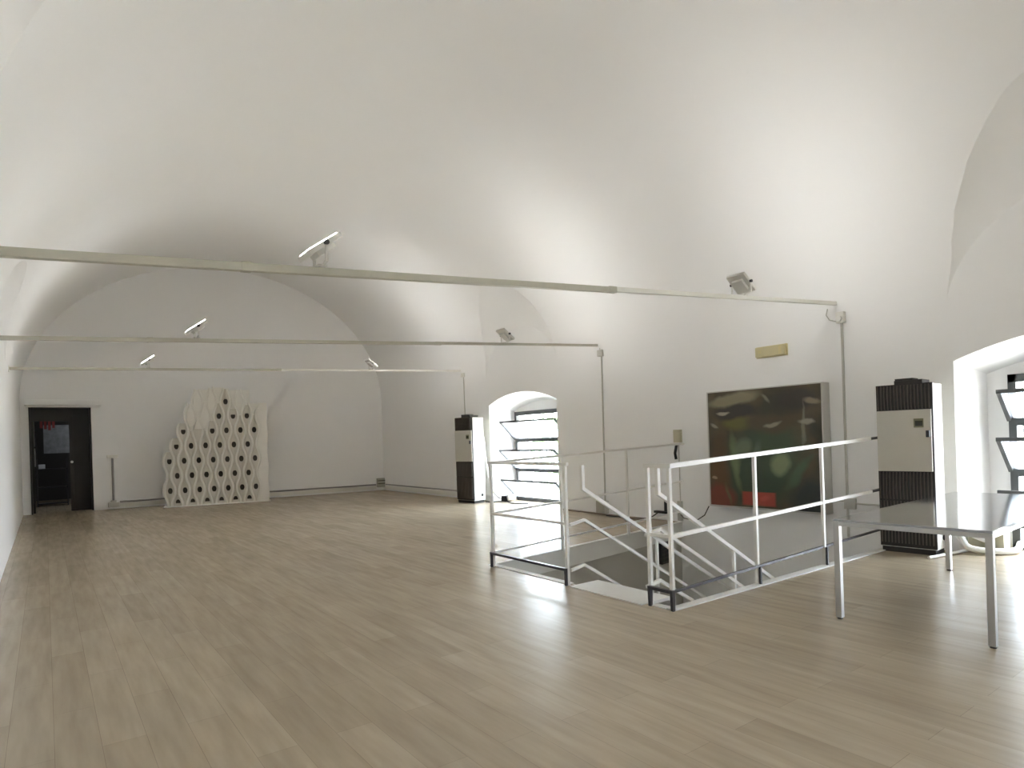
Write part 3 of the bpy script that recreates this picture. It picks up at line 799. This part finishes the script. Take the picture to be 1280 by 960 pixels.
for nm, lab, pts, r in (('drain_hose', 'upper thick white hose looping from the near air conditioner to the floor box', [(8.24, 2.84, .50), (8.24, 2.82, .38), (8.26, 2.76, .26), (8.32, 2.62, .17), (8.50, 2.52, .12), (8.66, 2.48, .16)], .032),
                        ('drain_hose', 'lower thick white hose sagging onto the floor near the table leg', [(8.16, 2.83, .30), (8.16, 2.76, .18), (8.17, 2.68, .075), (8.30, 2.5, .045), (8.50, 2.36, .045), (8.66, 2.36, .10)], .034)):
    w = MB(); w.tube(arc(pts), r); tag(w.build(nm, 'hose'), lab, 'hose')
fb = empty('floor_box', 'cream metal box on the floor below the right window, behind the hoses', 'box', (8.55, 2.55, 0))
w = MB(); w.bb(8.42, 8.62, 2.44, 2.78, .03, .26, .012); W(w, 'box', 'box_cream', fb)
w = MB(); w.bb(8.41, 8.63, 2.43, 2.79, .26, .29, .006); W(w, 'lid', 'trunk_white', fb)
w = MB(); w.cyl((8.44, 2.47, 0), (8.44, 2.47, .03), .02); W(w, 'foot', 'black', fb)
w = MB(); w.cyl((8.60, 2.75, 0), (8.60, 2.75, .03), .02); W(w, 'foot', 'black', fb)
w = MB(); w.tube(arc([(7.62, 2.88, .018), (7.85, 2.84, .018), (8.1, 2.80, .018), (8.4, 2.75, .018)]), .016)
tag(w.build('floor_pipe', 'hose'), 'thin white pipe lying on the floor in front of the near air conditioner', 'pipe')

# ------------------------------------------------------------------ outside
g = MB(); g.bb(9.5, 80, -60, 80, -3.7, -3.5); struct(g.build('ground', 'ground', smooth=False))
def tree(x, y, h, r, seed, label):
    rnd = random.Random(seed)
    t = empty('tree', label, 'tree', (x, y, -3.5), 0, 'trees outside the windows')
    w = MB(); w.tube([(0, 0, 0), (.1, 0, h*.3), (0, .1, h*.6)], .16); w.build('trunk', 'bark', t)
    w = MB()
    for k in range(2600):
        while True:
            p = Vector((rnd.uniform(-1, 1), rnd.uniform(-1, 1), rnd.uniform(-1, 1)))
            if .3 < p.length < 1: break
        c = Vector((p.x*r, p.y*r, h*.62 + p.z*h*.40)); s_ = rnd.uniform(.10, .2)
        a = Vector((rnd.gauss(0, 1), rnd.gauss(0, 1), rnd.gauss(0, 1))).normalized(); b = a.orthogonal().normalized()
        q = [w.bm.verts.new(c + a*s_*u + b*s_*.55*v) for u, v in ((-1, 0), (0, -1), (1, 0), (0, 1))]
        w.bm.faces.new(q)
    w.build('foliage', 'leaf', t, smooth=False)
tree(17.5, 19.0, 7.5, 2.6, 1, 'pale green tree seen through the top of the far window')
tree(16.5, 6.6, 7.8, 2.6, 2, 'green tree seen through the top of the right window')

# ------------------------------------------------------------------ light: sky and sun
wd = bpy.data.worlds.new('World'); scene.world = wd; wd.use_nodes = True
bg = wd.node_tree.nodes['Background']
bg.inputs[0].default_value = (.86, .93, 1.0, 1); bg.inputs[1].default_value = 7.0
sl_ = bpy.data.lights.new('sun', 'SUN'); sl_.energy = 8; sl_.color = (1, .95, .86); sl_.angle = math.radians(1)
so_ = bpy.data.objects.new('sun', sl_); COL.objects.link(so_)
so_.rotation_euler = Vector((.42, .42, -.80)).to_track_quat('-Z', 'Y').to_euler()
for i, (y0, y1, zs, rz, ft, xf, ins) in enumerate(WIN):
    l = bpy.data.lights.new('daylight', 'AREA'); l.shape = 'RECTANGLE'; l.size = y1-y0-.5; l.size_y = ft
    l.cycles.is_portal = True
    o = bpy.data.objects.new('daylight', l); COL.objects.link(o)
    o.location = (xf+.36, (y0+y1)/2+.04, ft/2); o.rotation_euler = (0, -PI/2, 0)
    o.rotation_euler = Vector((-1, 0, 0)).to_track_quat('-Z', 'Z').to_euler()

# ------------------------------------------------------------------ camera
F_PX, ROLL, V0 = 795.0, math.atan(.033), 67.69
cam = bpy.data.cameras.new('camera'); co = bpy.data.objects.new('camera', cam); COL.objects.link(co)
cam.sensor_fit = 'HORIZONTAL'; cam.sensor_width = 36; cam.lens = F_PX/1280*36
cam.shift_x = -2.24/1280; cam.shift_y = 67.65/1280
cam.clip_start = .02
yaw = math.radians(36.42)
co.matrix_world = Matrix.Translation((0, 0, 1.45)) @ Matrix.Rotation(-yaw, 4, 'Z') @ Matrix.Rotation(PI/2, 4, 'X') @ Matrix.Rotation(-ROLL, 4, 'Z')
scene.camera = co
scene.view_settings.view_transform = 'Standard'; scene.view_settings.look = 'None'
scene.view_settings.gamma = 1; scene.view_settings.use_curve_mapping = False
scene.view_settings.exposure = 2.75
scene.cycles.max_bounces = 24; scene.cycles.diffuse_bounces = 20; scene.cycles.glossy_bounces = 6
scene.cycles.transparent_max_bounces = 12; scene.cycles.caustics_reflective = False
